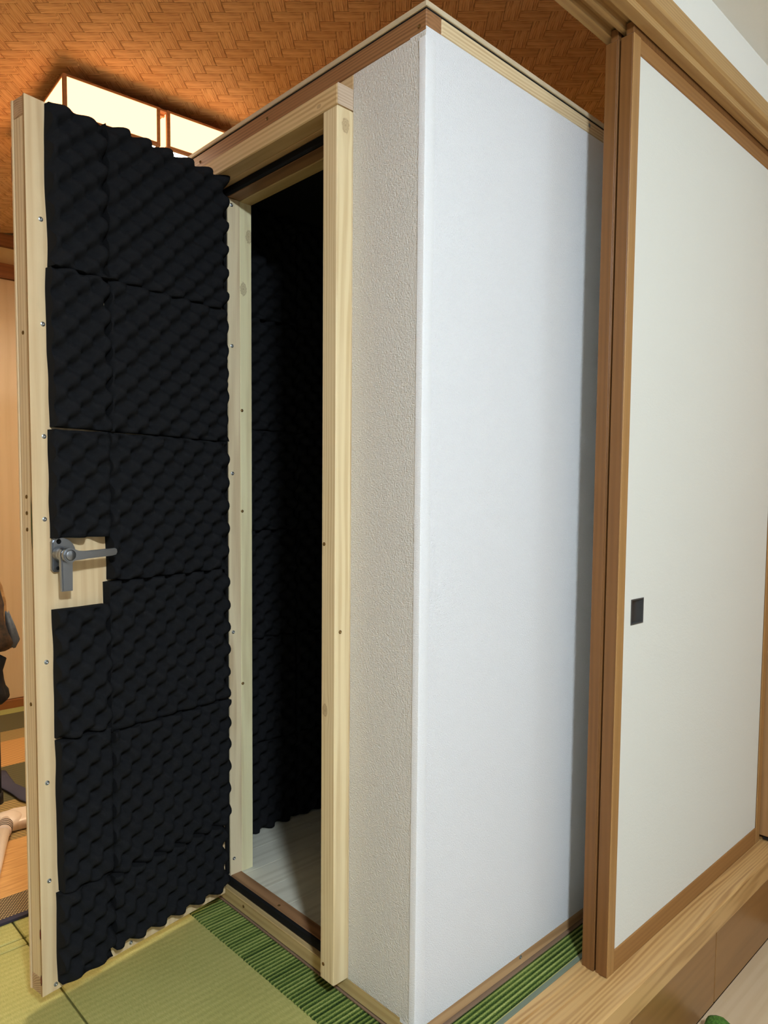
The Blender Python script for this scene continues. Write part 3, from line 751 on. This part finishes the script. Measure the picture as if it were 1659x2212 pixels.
# cloth strap trailing over the rug
pts = [(.745, 2.70, .012), (.735, 2.62, .013), (.728, 2.55, .014), (.742, 2.47, .014), (.742, 2.41, .013), (.758, 2.37, .012), (.80, 2.33, .012)]
o = tube('cloth_strap', pts, [.020, .022, .024, .026, .022, .024, .02], strap_m, None, 12, .22); tag(o, 'slate grey cloth strap trailing across the rug', 'strap')

# stand with clothes and bag
PX, PY = .665, 2.443
std = tag(empty('clothes_stand', (PX, PY, .007)), 'black metal pole stand holding clothes on the rug', 'stand')
tube('pole', [(0, 0, .0), (0, 0, .4), (0, 0, .74)], .0135, blackmetal, std, 16)
tube('pole_collar', [(0, 0, .0), (0, 0, .035)], .0185, blackmetal, std, 16)
for a in (2.4, 3.4, 1.5): tube('foot', [(0, 0, .02), (.08*math.cos(a), .08*math.sin(a), .010), (.12*math.cos(a), .12*math.sin(a), .008)], .007, blackmetal, std, 10)
tube('cross_arm', [(-.05, .02, .72), (0, 0, .735), (.001, .0, .73)], .006, blackmetal, std, 10)
def drape(name, secs, mat, label, cat, seed, wide=1.0):
    rings = []; lv_ = Vector((-.72, .69)); ztop = secs[0][2]
    for cx, cy, z, rx, ry in secs:
        r = []
        for i in range(22):
            a = i*2*PI/22; nz = mnoise.noise(Vector((math.cos(a)*1.6+seed, math.sin(a)*1.6, z*9)))
            d = Vector((rx*.93*(1+.22*nz)*math.cos(a), ry*.93*(1+.22*nz)*math.sin(a))); t = d.dot(lv_)
            if t > 0: d += lv_*t*(wide-1)*min(1.0, .35+(ztop-z)*9)*(1+.12*math.sin(z*40+t*90))
            r.append((PX-.020+cx*.93+d.x, PY-.075+cy*.93+d.y, z+.012*nz))
        rings.append(r)
    return tag(loft(name, rings, mat), label, cat)
drape('jacket', [(-.035, .03, .775, .012, .012), (-.030, .022, .74, .030, .022), (-.022, .015, .69, .045, .032), (-.018, .010, .64, .052, .038), (-.018, .006, .60, .054, .042), (-.016, .004, .56, .062, .046), (-.010, -.002, .53, .070, .05), (-.016, .0, .512, .064, .046), (-.02, .004, .508, .02, .02)], brown_cloth, 'brown plaid jacket hanging on the black stand', 'jacket', 1, 2.6)
drape('canvas_sleeve', [(.020, 0.125, .770, .006, .006), (.032, 0.12, .74, .016, .012), (.046, 0.118, .69, .020, .014), (.054, 0.116, .64, .021, .015), (.056, 0.114, .59, .020, .016), (.052, 0.116, .555, .018, .014), (.048, 0.118, .548, .010, .010)], tan_cloth, 'tan canvas garment hanging behind the plaid jacket', 'garment', 2)
drape('denim_garment', [(.045, .012, .62, .006, .006), (.055, .008, .57, .014, .010), (.062, .004, .53, .018, .012), (.060, .002, .515, .010, .008)], blue_cloth, 'slate blue garment peeking out beside the plaid jacket', 'garment', 3)
drape('shoulder_bag', [(-.005, .02, .492, .02, .015), (.002, .012, .48, .04, .03), (.002, .012, .45, .030, .03), (.004, .014, .42, .034, .03), (.004, .014, .40, .036, .03), (.006, .01, .385, .04, .032), (.006, .01, .36, .04, .03), (.0, .012, .345, .028, .02)], black_cloth, 'black nylon bag hanging below the plaid jacket', 'bag', 4, 2.2)

# green knitted slipper at the foot of the step
def slipper():
    root = tag(empty('slipper', (1.572, .527, ZL), math.radians(46)), 'green knitted slipper on the plank floor against the step', 'slipper')
    secs = [(.128, .008, .036), (.122, .026, .050), (.105, .038, .060), (.075, .044, .066), (.04, .044, .064), (.01, .043, .062), (-.02, .041, .058)]
    rings = []
    for x, w_, h_ in secs:
        rings.append([(x+.002*math.sin(7*a), w_*math.cos(a)*(1+.04*math.sin(9*a)), max(.006, h_*max(0, math.sin(a)))) for a in [i*2*PI/28 for i in range(28)]])
    loft('upper', rings, green_knit, root)
    so = [(-.13+.258*t, .040*math.sin(PI*min(1, .12+t*.95))**.45) for t in [i/16 for i in range(17)]]
    poly = so+[(x, -y) for x, y in so[::-1]]
    bm = bmesh.new(); a = [bm.verts.new((x, y, 0)) for x, y in poly]; b = [bm.verts.new((x, y, .012)) for x, y in poly]
    bm.faces.new(a[::-1]); bm.faces.new(b)
    for i in range(len(poly)): bm.faces.new((a[i], a[(i+1) % len(poly)], b[(i+1) % len(poly)], b[i]))
    bmesh.ops.remove_doubles(bm, verts=bm.verts[:], dist=1e-5); bmesh.ops.recalc_face_normals(bm, faces=bm.faces[:])
    link('sole', mesh_from(bm, 'sole'), green_knit, root)
slipper()
